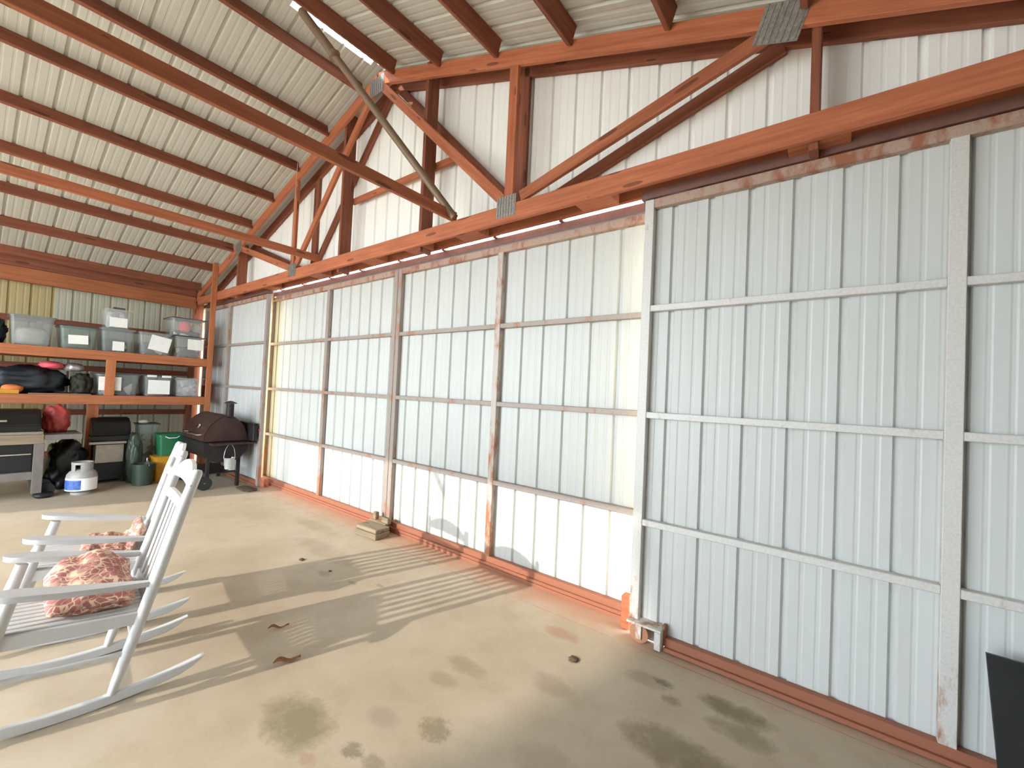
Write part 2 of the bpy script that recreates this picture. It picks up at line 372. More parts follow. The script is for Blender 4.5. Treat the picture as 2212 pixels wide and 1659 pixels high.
for x in PUR:
    w = 0.038; s = 1 if x > AX else -1
    zb = ztop(x)-0.018
    beam('purlin', (x, -0.31, zb+.072), (x, YB+.1, zb+.072), w, 0.14, 'wood_old', ce, (s*math.sin(sl), 0, math.cos(sl)))

# gable (front) wall above the doors
wf = struct(empty('wall_front', (0, 0, 0)), 'white ribbed steel gable wall above the sliding doors')
gx = [-5.95, -5.2, -4.29, -3.37, -2.46, -1.54, -0.63, 0.285, 1.2, 2.11, 3.03, 3.94, 4.86, 5.95]
for a, b_ in zip(gx, gx[1:]):
    def zt(x): return zroof(x)-0.004
    if a < AX < b_: continue
    sheet('gable_sheet', a, b_, 3.125, zt, Matrix.Translation((0, -0.014, 0)), 'steel_gable', wf, 0.03)
for a, b_ in ((-0.63, AX), (AX, 0.285)):
    sheet('gable_sheet', a, b_, 3.125, lambda x: zroof(x)-0.004, Matrix.Translation((0, -0.014, 0)), 'steel_gable', wf, 0.03)
for x in (-3.93, -0.785, 0.715, 3.93):
    box('gable_post', x-.022, x+.022, -.258, -.115, 2.985, zroof(x)-.03, 'wood_old', wf)
box('gable_girt', -0.80, 1.03, -.110, -.072, 3.875, 3.945, 'wood', wf)
for s in (-1, 1):
    e = AX+s*5.95
    beam('rake_board', (AX, -.036, zroof(AX)-.09), (e, -.036, zroof(e)-.09), .038, .14, 'wood_old', wf)
# door header with spacer blocks, sliding tracks and their hangers
box('header_board', -5.9, 5.9, -.055, -.017, 3.060, 3.215, 'wood', wf)
for x in (-4.9, -4.05, -2.75, -1.35, -.15, .62, 1.36, 2.62, 3.95, 5.0):
    box('spacer_block', x-.14, x+.14, -.258, -.10, 3.028, 3.10, 'wood', wf)
    box('spacer_riser', x-.05, x+.05, -.10, -.057, 3.095, 3.16, 'wood_old', wf)
prism('outer_track', [(.03, 2.995), (.10, 2.995), (.10, 3.060), (.03, 3.060)], 0, -3.2, 3.2, 'track', wf)
for s in (-1, 1):
    a, b_ = sorted((s*2.95, s*5.9))
    prism('inner_track', [(-.150, 2.992), (-.085, 2.992), (-.085, 3.055), (-.150, 3.055)], 0, a, b_, 'track', wf)
    prism('track_cover', [(.03, 2.93), (.05, 2.93), (.05, 3.118), (.03, 3.118)], 0, *sorted((s*3.2, s*5.95)), 'frame_rust', wf)
for x in (-2.9, -2.2, -1.45, -.72, .05, .78, 1.48, 2.2, 2.92):
    box('track_hanger', x-.018, x+.018, -.0, .06, 3.058, 3.105, 'track', wf)
    box('hanger_strap', x-.012, x+.012, -.05, .0, 3.075, 3.105, 'track', wf)
for s in (-1, 1):
    box('end_bracket', s*3.02-.05, s*3.02+.05, -.11, .0, 3.03, 3.06, 'galv', wf)
prism('floor_guide', [(.022, 0), (.034, 0), (.034, .028), (.022, .028)], 0, -3.05, 3.05, 'frame_rust', wf)

# sliding door leaves
def leaf(name, x0, x1, yf, fr, sh, label, left_notch=False, stile_mats=None):
    d = struct(empty(name, ((x0+x1)/2, yf, 0)), label)
    t = .05; zb, zt = (0.03 if yf > 0 else .006, 2.985); w = .062
    sm = stile_mats or (fr, fr, fr)
    box('stile', x0, x0+w, yf, yf+t, (.135 if left_notch else zb), zt, sm[0], d)
    xm = {'door_1': -4.518, 'door_2': -1.527}.get(name, (x0+x1)/2)
    box('stile', xm-.032, xm+.032, yf, yf+t, zb+.075, zt-.06, sm[1], d)
    box('stile', x1-w, x1, yf, yf+t, zb, zt, sm[2], d)
    box('top_rail', x0+w, x1-w, yf+.002, yf+t, zt-.062, zt, 'frame_rust', d)
    xl = x0+(.24 if left_notch else w)
    box('bottom_rail', xl, x1-w, yf+.001, yf+t, zb, zb+.075, 'frame_rust', d)
    box('rail_lip', xl, x1-w, yf-.022, yf+.001, zb, zb+.026, 'frame_rust', d)
    for z in (0.782, 1.505, 2.231):
        for a, b_ in ((x0+w, xm-.032), (xm+.032, x1-w)):
            box('girt', a, b_, yf+.003, yf+t, z-.021, z+.021, fr, d)
    n = 0.914; a = x0
    while a < x1-.02:
        b_ = min(a+n, x1)
        sheet('steel_sheet', a, b_, max(.004, zb-.012), zt-.01, Matrix.Translation((0, yf+t+.001, 0)), sh, d, x0+.19)
        a = b_
    return d
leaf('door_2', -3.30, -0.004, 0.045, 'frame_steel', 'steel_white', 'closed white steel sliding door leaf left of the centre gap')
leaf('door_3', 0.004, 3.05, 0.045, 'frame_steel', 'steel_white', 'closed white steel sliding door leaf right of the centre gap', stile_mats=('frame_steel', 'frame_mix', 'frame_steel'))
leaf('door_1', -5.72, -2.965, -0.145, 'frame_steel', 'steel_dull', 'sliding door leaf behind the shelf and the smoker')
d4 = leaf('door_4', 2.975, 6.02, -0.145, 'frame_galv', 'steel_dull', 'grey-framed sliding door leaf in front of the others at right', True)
# roller bracket at the cut-out bottom corner of the right-hand leaf
rbk = box('roller_bracket', 2.975, 3.205, -.195, -.085, .122, .137, 'frame_galv', d4)
box('bracket_leg', 3.165, 3.205, -.20, -.10, .012, .122, 'frame_galv', rbk)
box('bracket_leg', 3.195, 3.215, -.147, -.100, .03, .155, 'frame_rust', rbk)
bm = bmesh.new(); ring_tube(bm, [(0, -.022, 0), (0, .022, 0)], [.062, .062], 20)
me = mesh_from(bm, 'wheel'); me.materials.append(M['frame_steel'])
link('guide_wheel', me, None, rbk, Matrix.Translation((3.055, -.15, .064)))
box('wheel_fork', 3.035, 3.075, -.185, -.176, .03, .125, 'frame_galv', rbk)

# eave walls and the back wall with its wide open doorway
wl = struct(empty('wall_left', (0, 0, 0)), 'ribbed metal side wall behind the wooden shelves')
lx = [0.0, -0.30, -1.21, -2.125, -3.04, -3.95, -4.87, -5.78, YB]
for i, (a, b_) in enumerate(zip(lx, lx[1:])):
    mt = Matrix(((0, -1, 0, -XW), (1, 0, 0, 0), (0, 0, 1, 0), (0, 0, 0, 1)))
    sheet('wall_sheet', b_, a, 0, zroof(-XW)-.002, mt, 'panel_yellow' if i >= 3 else 'steel_left', wl, 0.14)
for z in (.30, .97, 1.70, 2.42):
    box('wall_girt', -XW+.002, -XW+.040, YB+.05, -.30, z-.045, z+.045, 'wood_old', wl)
box('eave_beam', -5.76, -5.72, YB+.05, -.31, 2.955, 3.17, 'wood_shelf', wl)
box('eave_ledger', -5.757, -5.712, YB+.05, -.31, 3.172, 3.325, 'wood_old', wl)
box('eave_beam', -5.80, -5.762, YB+.05, -.31, 2.955, 3.17, 'wood', wl)
box('eave_purlin', -5.93, -5.89, YB+.05, -.06, 3.172, zroof(-5.91)-.006, 'wood_old', wl)
box('corner_post', -5.93, -5.79, -.30, -.16, 0, 3.1, 'wood', wl)
box('wall_post', -5.93, -5.81, -3.75, -3.61, 0, 2.955, 'wood', wl)
wr = struct(empty('wall_right', (0, 0, 0)), 'ribbed metal side wall at the right')
for a, b_ in zip(lx, lx[1:]):
    mt = Matrix(((0, 1, 0, XW), (-1, 0, 0, 0), (0, 0, 1, 0), (0, 0, 0, 1)))
    sheet('wall_sheet', -a, -b_, 0, zroof(XW)-.02, mt, 'steel_dull', wr, 0.14)
box('eave_beam', 5.72, 5.76, YB+.05, -.31, 2.955, 3.17, 'wood', wr)
wb = struct(empty('wall_back', (0, 0, 0)), 'back wall with its wide doorway standing open')
OX0, OX1, OZ = -4.60, 2.60, 3.44
mt = Matrix(((-1, 0, 0, 0), (0, -1, 0, YB), (0, 0, 1, 0), (0, 0, 0, 1)))
def bsheet(a, b_, zb):
    sheet('wall_sheet', -b_, -a, zb, lambda x: zroof(-x)-.004, mt, 'steel_dull', wb)
for a, b_, z in ((-XW, OX0, 0), (OX1, 3.9, 0), (3.9, XW, 0), (-4.60, -2.4, OZ), (-2.4, AX, OZ), (AX, OX1, OZ)): bsheet(a, b_, z)

# unseen sun blocker added in the yard to shade the right-hand door and floor
plain('foliage', (0.05, 0.09, 0.025), 0.8, 0, 0.4, 2); plain('bark', (0.12, 0.08, 0.05), 0.9)
tr = struct(empty('sun_blocker', (-1.75, -28.4, -.13)), 'unseen leafy sun blocker added in the yard behind the open doorway')
tube('blocker_trunk', [(-1.75, -28.4, -.2), (-1.7, -28.4, 4.0), (-1.75, -28.4, 8.0)], [.34, .26, .18], 'bark', tr, 12)
blob('blocker_crown', (-1.75, -28.4, 6.3), (7.6, 7.2, 8.6), 'foliage', tr, .22, 17, 4, 4.5, False)
# ---------------------------------------------------------------- trusses
def truss(name, label, y0, th, rear=False):
    t = thing(name, label, 'truss', (0, y0, 3.02), 'paired gable trusses')
    yc = y0+th/2
    if not rear:
        box('bottom_chord', -5.66, 5.66, y0, y0+th, 3.022, 3.165, 'wood', t)
        for s in (-1, 1):
            e = AX+s*5.75
            beam('top_chord', (AX+s*.001, yc, ztop(AX)-.030), (e, yc, ztop(e)-.030), th, .128, 'wood', t)
    jz = 3.165
    w = .089 if not rear else .12
    for s in (-1, 1):
        kx = (1.87 if s > 0 else -1.90) - (.08*s if rear else 0)
        ztp = ztop(kx)-.10+(.14 if rear else 0)
        box('king_post', kx-w/2, kx+w/2, y0+.001, y0+th-.001, (jz if not rear else 3.215), ztp, 'wood' if not rear else 'wood_old', t)
        beam('web', (AX+s*.10, yc, ztop(AX)-.16+(.1 if rear else 0)), (s*1.80, yc, jz+.055), th*.96, .089, 'wood' if not rear else 'wood_old', t)
        beam('web', (s*1.99, yc, jz+.04), (s*3.76, yc, ztop(s*3.76)-.085+(.06 if rear else 0)), th*.96, .089, 'wood' if not rear else 'wood_old', t)
    return t
ft = truss('roof_truss', 'orange-brown wooden gable truss nearest the camera, with steel nail plates', -.302, .038)
rtz = truss('roof_truss', 'darker wooden truss flat against the white gable steel', -.056, .038, True)
def plate(x, z, w, h, ang, mat='plate'):
    bm = bmesh.new(); bmesh.ops.create_cube(bm, size=1); bmesh.ops.scale(bm, vec=(w, .003, h), verts=bm.verts)
    n = 7
    for i in range(n):
        r = bmesh.ops.create_cube(bm, size=1)['verts']
        bmesh.ops.scale(bm, vec=(.006, .004, h*.96), verts=r); bmesh.ops.translate(bm, vec=(-w/2+w*(i+.5)/n, -.003, 0), verts=r)
    me = mesh_from(bm, 'nail_plate'); me.materials.append(M[mat])
    link('nail_plate', me, None, ft, Matrix.Translation((x, -.3045, z)) @ Matrix.Rotation(ang, 4, 'Y'))
plate(1.855, 3.15, .20, .175, 0); plate(-1.87, 3.15, .20, .175, 0); plate(3.77, ztop(3.77)-.07, .23, .22, .32); plate(-3.80, ztop(-3.80)-.07, .23, .20, -.32); plate(AX, ztop(AX)-.12, .26, .20, 0)
LB = 'long wooden brace running back over the truss bottom chords'
for x, l in ((1.22, 'long orange wooden brace lying on the truss chord beside the pipe foot'), (-1.22, 'long wooden brace lying on the truss chord nearer the shelves')):
    tag(box('lateral_brace', x-.019, x+.019, YB+.1, -.262, 3.166, 3.254, 'wood', None), l, 'brace', 'lateral braces')
pp = thing('pipe_brace', 'brown metal pipe strut slanting from the truss chord to the ridge', 'pipe', (1.27, -.33, 3.17))
a, b_ = V((1.285, -.335, 3.17)), V((.012, -1.20, 5.085)); mid = a.lerp(b_, .80)
tube('lower_pipe', [a, mid], .034, 'pipe', pp, 14); upp = tube('upper_pipe', [a.lerp(b_, .78), b_], .040, 'pipe', pp, 14)
lathe('coupling', [(.043, -.03), (.046, -.03), (.046, .03), (.043, .03)], a.lerp(b_, .78), 'pipe', upp, 14)
tag(tube('pull_cord', [(-1.30, -.56, 4.62), (-1.31, -.57, 4.1), (-1.33, -.56, 3.75), (-1.33, -.56, 3.26)], .003, 'string', None, 6), 'thin pale cord hanging from the roof onto the brace', 'cord')

# ---------------------------------------------------------------- storage shelf
sh = thing('storage_shelf', 'tall orange-brown lumber shelf filled with plastic bins', 'shelf', (-5.2, -1.8, 0))
SX0, SX1 = -5.86, -4.655
for z in (1.965, 1.300):
    box('front_rail', SX1-.038, SX1, -3.9, -.385, z-.135, z, 'wood_shelf', sh)
    box('back_rail', SX0, SX0+.038, -3.9, -.385, z-.135, z-.012, 'wood_old', sh)
    n = 8
    for i in range(n):
        a = SX0+.04+(SX1-.04-SX0-.04)*i/n; b_ = SX0+.04+(SX1-.04-SX0-.04)*(i+1)/n
        box('shelf_board', a+.002, b_-.002, -3.9, -.385, z-.030, z-.002, 'wood_old', sh)
box('post', SX1-.040, SX1+.002, -.383, -.305, 0, 3.66, 'wood_shelf', sh)
box('post', SX0+.16, SX0+.25, -.383, -.30, 0, 2.3, 'wood_old', sh)
box('post', SX1-.036, SX1+.003, -1.665, -1.555, 1.30, 1.84, 'wood_shelf', sh)
box('post', SX1-.115, SX1-.045, -1.83, -1.705, 0, 1.165, 'wood_shelf', sh)
box('post', SX1-.115, SX1-.045, -3.2, -3.09, 0, 1.165, 'wood_shelf', sh)
box('side_rail', SX0, SX1-.04, -.385, -.347, 1.83, 1.965, 'wood_shelf', sh)
box('side_rail', SX0, SX1-.04, -.385, -.347, 1.165, 1.30, 'wood_shelf', sh)

def taper_mesh(y0, y1, z0, z1, dx, inset, mat):
    k = ('tote', round(y1-y0, 3), round(z1-z0, 3), round(dx, 3), inset, mat)
    if k in CACHE: return CACHE[k]
    w, h = y1-y0, z1-z0; bm = bmesh.new(); n = 6; rings = []
    def ring(hx, hy, z, r):
        out = []
        for sx, sy, a0 in ((1, 1, 0), (-1, 1, PI/2), (-1, -1, PI), (1, -1, 1.5*PI)):
            for i in range(4):
                a = a0+PI/2*i/3; out.append(bm.verts.new((sx*(hx-r)+r*math.cos(a), sy*(hy-r)+r*math.sin(a), z)))
        return out
    rings = [ring(dx/2-inset, w/2-inset, 0, .03), ring(dx/2-.012, w/2-.012, h-.035, .035), ring(dx/2, w/2, h-.033, .04), ring(dx/2, w/2, h-.012, .04)]
    for a, b_ in zip(rings, rings[1:]):
        for i in range(16): bm.faces.new((a[i], a[(i+1) % 16], b_[(i+1) % 16], b_[i]))
    bm.faces.new(rings[0][::-1])
    me = mesh_from(bm, 'tote_body', True); me.set_sharp_from_angle(angle=0.6); me.materials.append(M[mat]); CACHE[k] = me; return me
def tote(label, y0, y1, z0, z1, xf=-4.70, dx=.52, body='clear', lid='clear_grey', fill='stuff_mixed', fillh=.55, paper=None, ptilt=0.0, latches=False, handle=False, name='storage_bin', group='plastic bins on the shelf', tint=None):
    xc = xf-dx/2; t = thing(name, label, 'bin', (xc, (y0+y1)/2, z0), group)
    bb_ = link('bin_body', taper_mesh(y0, y1, z0, z1, dx, .035, body), None, t, Matrix.Translation((xc, (y0+y1)/2, z0+.002)))
    h = z1-z0
    ld_ = prism('lid', [(xc-dx/2-.006, y0-.006), (xc+dx/2+.006, y0-.006), (xc+dx/2+.006, y1+.006), (xc-dx/2-.006, y1+.006)], 2, z1-.014, z1, lid, t, .005)
    if fill: blob('contents', (xc, (y0+y1)/2, z0+.012), (dx-.125, y1-y0-.125, h*fillh*1.05), fill, t, .16, random.randint(0, 99), 4, 5.5, True, .42)
    if paper:
        py0, py1, pz0, pz1 = paper; c = V((xf+.004, (py0+py1)/2, (pz0+pz1)/2))
        me = boxmesh(.002, py1-py0, pz1-pz0, 0, 'paper')
        link('paper_label', me, None, bb_, Matrix.Translation(c) @ Matrix.Rotation(-.06, 4, 'Y') @ Matrix.Rotation(ptilt, 4, 'X'))
    if latches:
        for yy in (y0+(y1-y0)*.25, y0+(y1-y0)*.75): box('latch', xf-.005, xf+.012, yy-.06, yy+.06, z1-.03, z1+.004, 'paper', ld_)
    if handle: box('lid_handle', xf-.08, xf-.02, (y0+y1)/2-.07, (y0+y1)/2+.07, z1, z1+.028, 'dk_lid', ld_)
    return t
Z1 = 1.966
tote('large cloudy bin at the left end of the top shelf', -2.63, -2.205, Z1, 2.375, fill='stuff_pale', fillh=.6, lid='clear_green', body='clear_grey')
tote('bin with a dark lid and wide white label on the top shelf', -2.165, -1.765, Z1, 2.30, lid='dk_lid', body='clear_green', paper=(-2.075, -1.87, 2.035, 2.165), ptilt=.05)
tote('bluish bin with a small square label, second bin stacked on it', -1.74, -1.345, Z1, 2.325, lid='clear_grey', body='clear_grey', fill='stuff_dark', paper=(-1.605, -1.47, 1.985, 2.125))
tote('upper bin of a stack, white label and dark lid handle', -1.715, -1.385, 2.327, 2.62, dx=.40, body='clear', lid='clear', fill='stuff_silver', fillh=.9, paper=(-1.655, -1.45, 2.345, 2.49), handle=True)
tote('bin with a large tilted paper label on the top shelf', -1.30, -.885, Z1, 2.325, lid='clear_green', fill='stuff_dark', paper=(-1.17, -.905, 2.03, 2.27), ptilt=-.2)
tote('lower bin at the right end of the top shelf, square label', -.835, -.40, Z1, 2.325, lid='dk_lid', fill='stuff_dark', fillh=.5, paper=(-.67, -.45, 2.10, 2.28))
g = tote('upper bin at the right end holding a red object', -.90, -.405, 2.327, 2.63, lid='dk_lid', fill='stuff_dark', fillh=.3, paper=None)
blob('red_item', (-4.80, -.70, 2.40), (.16, .17, .20), 'pink', g, .1, 4, 2)
blob('cream_item', (-4.86, -.52, 2.40), (.14, .16, .17), 'stuff_pale', g, .1, 6, 2)
Z2 = 1.301
tote('dark bin behind the short post on the lower shelf', -1.75, -1.25, Z2, 1.635, body='clear_grey', lid='dk_lid', fill='stuff_dark', fillh=.95, paper=(-1.73, -1.475, 1.375, 1.58), name='storage_bin')
tote('grey bin with white latches and a big label on the lower shelf', -1.205, -.83, Z2, 1.635, body='clear_grey', lid='dk_lid', fill='pink', fillh=.14, paper=(-1.155, -.875, 1.335, 1.56), latches=True)
tote('silvery patterned clear bin next to the end post on the lower shelf', -.80, -.40, Z2, 1.62, body='clear', lid='clear_grey', fill='stuff_silver', fillh=.93)
tag(blob('dark_bag', (-5.0, -2.86, Z1), (.5, .42, .40), 'bag_blue', None, .3, 3, 4), 'dark blue bag at the far left of the top shelf', 'bag')
# soft goods heaped on the lower shelf
tag(blob('black_duffel', (-5.08, -2.43, Z2+.005), (.55, .80, .40), 'bag_blue', None, .3, 5, 4), 'big dark slumped duffel bag on the lower shelf', 'bag')
tag(blob('olive_sack', (-4.92, -1.885, Z2), (.40, .22, .33), 'olive', None, .3, 8, 4), 'olive brown sack between the duffel and the dark bin', 'sack')
tag(blob('pink_cloth', (-4.93, -2.20, Z2+.37), (.30, .24, .10), 'pink', None, .25, 9), 'bright pink cloth lying on the dark duffel', 'cloth')
tag(blob('silver_pouch', (-4.93, -1.97, Z2+.335), (.26, .2, .13), 'galv', None, .3, 11, 3, 4), 'crumpled silvery pouch beside the pink cloth', 'pouch')
tag(box('yellow_level', -4.735, -4.695, -2.95, -2.50, Z2, Z2+.05, 'yellow'), 'yellow spirit level lying along the shelf edge', 'tool')
tag(blob('orange_cap', (-4.80, -2.56, Z2+.01), (.13, .2, .12), 'orange', None, .12, 2, 2), 'orange rounded object beside the yellow level', 'object')
tag(box('thin_stick', -4.70, -4.682, -2.42, -1.80, Z2, Z2+.014, 'wood_grey'), 'thin pale stick lying along the lower shelf edge', 'stick')

# ---------------------------------------------------------------- things on the floor by the shelf
gg = thing('gas_grill', 'gas grill with black hood on a grey wheeled cart', 'grill', (-4.25, -2.75, 0))
for x in (-4.02, -4.48):
    for y in (-2.335, -3.15): box('leg', x-.035, x+.035, y-.045, y+.045, .0 if y < -3 else .06, .69, 'grey_frame', gg)
box('control_panel', -4.55, -3.985, -3.22, -2.30, .69, .81, 'wood_grey', gg)
gh = prism('hood', [(-4.56, .845), (-3.98, .845), (-3.98, .93), (-4.05, 1.06), (-4.18, 1.12), (-4.36, 1.12), (-4.49, 1.06), (-4.56, .93)], 1, -3.24, -2.33, 'hood', gg, .012)
box('rim', -4.58, -3.965, -3.25, -2.31, .812, .847, 'stainless', gg)
tube('hood_handle', [(-3.945, -3.15, .99), (-3.94, -2.62, .99)], .014, 'chrome', gh)
box('bottom_shelf', -4.50, -4.0, -3.2, -2.30, .235, .335, 'grey_frame', gg)
box('cabinet', -4.46, -4.06, -3.10, -2.385, .336, .688, 'black', gg)
box('lower_rail', -4.0, -3.985, -3.15, -2.40, .555, .572, 'chrome', gg)
box('side_shelf', -4.55, -3.99, -2.295, -1.95, .735, .80, 'grey_frame', gg)
for x in (-4.08, -4.42):
    bm = bmesh.new(); ring_tube(bm, [(-.025, 0, 0), (.025, 0, 0)], [.085, .085], 20); me = mesh_from(bm, 'wheel'); me.materials.append(M['rubber'])
    w = link('wheel', me, None, gg, Matrix.Translation((x, -2.25, .085)))
tag(blob('red_bag', (-4.35, -2.17, .80), (.26, .25, .38), 'red', None, .28, 12, 4), 'shiny red bag on the side shelf of the gas grill', 'bag')
tag(blob('trash_bag', (-4.60, -2.03, 0), (.5, .40, .70), 'black_bag', None, .3, 13, 4), 'full black trash bag under the shelf behind the gas tank', 'bag')
# propane tank
pt = thing('propane_tank', 'white propane tank with a blue label on the floor', 'gas tank', (-3.98, -1.93, 0))
lathe('foot_ring', [(.100, 0), (.105, 0), (.105, .03), (.098, .03)], (-3.98, -1.93, 0), 'tank_white', pt)
tb = lathe('tank_body', [(.02, .025), (.085, .03), (.130, .055), (.152, .10), (.155, .14), (.155, .225), (.150, .26), (.125, .30), (.085, .325), (.03, .335)], (-3.98, -1.93, 0), 'tank_white', pt, 32)
def band(name, a0, a1, r, z0, z1, mat, parent, loc, th=.003, seg=10):
    bm = bmesh.new(); rows = []
    for i in range(seg+1):
        a = a0+(a1-a0)*i/seg; c, s = math.cos(a), math.sin(a)
        rows.append([bm.verts.new((rr*c, rr*s, z)) for rr, z in ((r, z0), (r+th, z0), (r+th, z1), (r, z1))])
    for p, q in zip(rows, rows[1:]):
        for k in range(4): bm.faces.new((p[k], p[(k+1) % 4], q[(k+1) % 4], q[k]))
    bm.faces.new(rows[0][::-1]); bm.faces.new(rows[-1]); bmesh.ops.recalc_face_normals(bm, faces=bm.faces[:])
    me = mesh_from(bm, name); me.materials.append(M[mat]); return link(name, me, None, parent, Matrix.Translation(V(loc)))
TL = (-3.98, -1.93, 0)
band('blue_label', -1.75, -.16, .1555, .075, .20, 'tank_blue', tb, TL)
band('white_label', -1.75, 1.2, .1550, .06, .222, 'paper', tb, TL, .002, 16)
for a0 in (-2.6, -.3, 1.5): band('collar', a0, a0+1.75, .100, .30, .405, 'tank_white', pt, TL, .006)
band('collar_rim', 0, 2*PI-.001, .098, .395, .425, 'tank_white', pt, TL, .012, 24)
lathe('valve', [(.02, .33), (.022, .36), (.018, .37), (.035, .375), (.035, .395), (.01, .40)], TL, 'chrome', pt, 12)
tag(blob('floor_rag', (-4.0, -2.27, 0), (.20, .20, .07), 'black', None, .2, 21, 2), 'small dark rag on the floor left of the gas tank', 'rag')
# second grill under the shelf
g2 = thing('old_grill', 'old dark grill with a stainless front panel under the shelf', 'grill', (-4.66, -1.6, 0))
prism('hood', [(-5.0, .70), (-4.52, .70), (-4.50, .78), (-4.56, .90), (-4.68, .965), (-4.86, .965), (-4.98, .88)], 1, -1.79, -1.36, 'hood', g2, .012)
bt = box('burner_tray', -5.0, -4.50, -1.80, -1.37, .635, .70, 'black', g2)
for y in (-1.70, -1.50): lathe('knob', [(.03, 0), (.03, .02), (.015, .025)], (-4.60, y, .70), 'stainless', bt, 12)
box('front_shelf', -4.56, -4.44, -1.82, -1.41, .59, .625, 'stainless', g2)
box('front_panel', -4.53, -4.50, -1.74, -1.43, .31, .575, 'stainless', g2)
box('cabinet', -5.0, -4.53, -1.76, -1.38, .05, .635, 'black', g2)
for x in (-4.95, -4.55):
    for y in (-1.73, -1.41): box('foot', x-.02, x+.02, y-.02, y+.02, 0, .05, 'black', g2)
tag(blob('green_sack', (-4.40, -1.325, 0), (.22, .17, .78), 'dk_green', None, .28, 15, 4), 'dark green upright sack beside the old grill', 'sack')
t = tote('tall clear bin with a dark lid on the floor under the shelf', -1.25, -.98, 0.0, .86, xf=-4.62, dx=.34, body='clear_green', lid='dk_lid', fill='stuff_mixed', fillh=.8, group='bins on the floor')
tag(blob('pale_rag', (-4.76, -1.17, .862), (.16, .14, .06), 'stuff_pale', None, .25, 31, 2), 'pale crumpled rag on top of the tall clear bin', 'rag')
gt = thing('green_tote', 'green plastic tote stacked on the yellow bin', 'tote', (-4.42, -.90, .39))
link('tote_body', taper_mesh(0, .34, 0, .33, .36, .03, 'green'), None, gt, Matrix.Translation((-4.42, -.905, .388)))
gl_ = prism('lid', [(-4.605, -1.08), (-4.235, -1.08), (-4.235, -.73), (-4.605, -.73)], 2, .708, .722, 'green', gt, .004)
tube('handle', [(-4.232, -1.0, .69), (-4.215, -.96, .665), (-4.215, -.86, .665), (-4.232, -.82, .69)], .007, 'paper', gl_, 8)
yb = thing('yellow_bin', 'orange-yellow plastic bin on the floor beneath the green tote', 'bin', (-4.35, -.95, 0))
link('bin_body', taper_mesh(0, .30, 0, .385, .34, .03, 'yellow'), None, yb, Matrix.Translation((-4.33, -.985, .001)))
prism('lid', [(-4.505, -1.14), (-4.155, -1.14), (-4.155, -.83), (-4.505, -.83)], 2, .374, .386, 'yellow', yb, .004)
gb = thing('green_bucket', 'dark green bucket on the floor in front of the bins', 'bucket', (-4.12, -1.27, 0))
lathe('bucket_body', [(.105, 0), (.118, .005), (.138, .30), (.145, .30), (.145, .315), (.132, .315), (.112, .02), (.02, .015)], (-4.12, -1.27, 0), 'dk_green', gb, 24)
bl_ = tube('bail', [(-4.12+.143*math.cos(a), -1.27+.04, .29+.14*math.sin(a)*.6) for a in [PI*i/10 for i in range(11)]], .004, 'chrome', gb, 6)
lathe('handle_grip', [(.01, -.03), (.012, 0), (.01, .03)], (-4.12, -1.23, .365), 'chrome', bl_, 8)

# ---------------------------------------------------------------- barrel smoker
sm = thing('barrel_smoker', 'rusty brown barrel smoker with chimney by the sliding doors', 'smoker', (-3.7, -.55, 0))
def arc(cy, cz, ry, rz, a0, a1, n, p=1.0):
    return [(cy+ry*math.cos(a0+(a1-a0)*i/n), cz+rz*math.sin(a0+(a1-a0)*i/n)) for i in range(n+1)]
lid = [(-.225, .70), (-.235, .80), (-.285, .93), (-.375, 1.03), (-.47, 1.085), (-.54, 1.085), (-.635, 1.03), (-.735, .93), (-.795, .80), (-.805, .70)]
slid = prism('lid', lid, 0, -4.20, -3.20, 'smoker_lid', sm, .012)
prism('lid_end_plate', [(y*.0+(y+.51)*.97-.51, (z-.7)*.97+.7) for y, z in lid], 0, -3.20, -3.185, 'smoker_lid', slid)
body = [(-.80, .69), (-.215, .69), (-.235, .55), (-.30, .44), (-.41, .385), (-.61, .385), (-.72, .44), (-.785, .55)]
prism('firepot', body, 0, -4.20, -3.20, 'smoker_body', sm, .010)
box('end_shelf', -3.20, -3.04, -.74, -.145, .655, .685, 'smoker_lid', sm)
chm = lathe('chimney', [(.044, 0), (.050, 0), (.050, .30), (.044, .30)], (-3.235, -.475, .955), 'smoker_body', sm, 18)
lathe('chimney_collar', [(.085, 0), (.085, .012), (.055, .03)], (-3.235, -.475, 1.035), 'smoker_body', chm, 18)
lathe('chimney_cap', [(.085, 0), (.088, .006), (.03, .035), (.005, .04)], (-3.235, -.475, 1.262), 'smoker_lid', chm, 18)
for k in range(3):
    a = k*2.09; tube('cap_strut', [(-3.235+.045*math.cos(a), -.475+.045*math.sin(a), 1.25), (-3.235+.05*math.cos(a), -.475+.05*math.sin(a), 1.268)], .006, 'smoker_body', chm, 6)
for (x, y, z0) in ((-3.25, -.32, 0), (-3.25, -.72, .05), (-4.15, -.28, 0), (-4.15, -.72, .05)):
    box('leg', x-.022, x+.022, y-.022, y+.022, z0, .47, 'smoker_body', sm)
for x in (-3.20, -4.15):
    bm = bmesh.new(); ring_tube(bm, [(-.03, 0, 0), (.03, 0, 0)], [.095, .095], 22); me = mesh_from(bm, 'wheel'); me.materials.append(M['rubber'])
    wh_ = link('wheel', me, None, sm, Matrix.Translation((x, -.765, .095)))
    lathe('hub', [(.03, -.005), (.035, .02), (.01, .03)], (x, -.765, .09), 'chrome', wh_, 10)
box('bottom_rack', -4.15, -3.25, -.70, -.33, .215, .228, 'smoker_body', sm)
tube('side_handle', [(-3.35, -.79, .79), (-3.35, -.85, .79), (-3.95, -.85, .79), (-3.95, -.79, .79)], .011, 'chrome', slid, 8)
bm = bmesh.new(); ring_tube(bm, [(0, 0, 0), (0, -.02, .01)], [.035, .033], 16); me = mesh_from(bm, 'thermometer'); me.materials.append(M['chrome'])
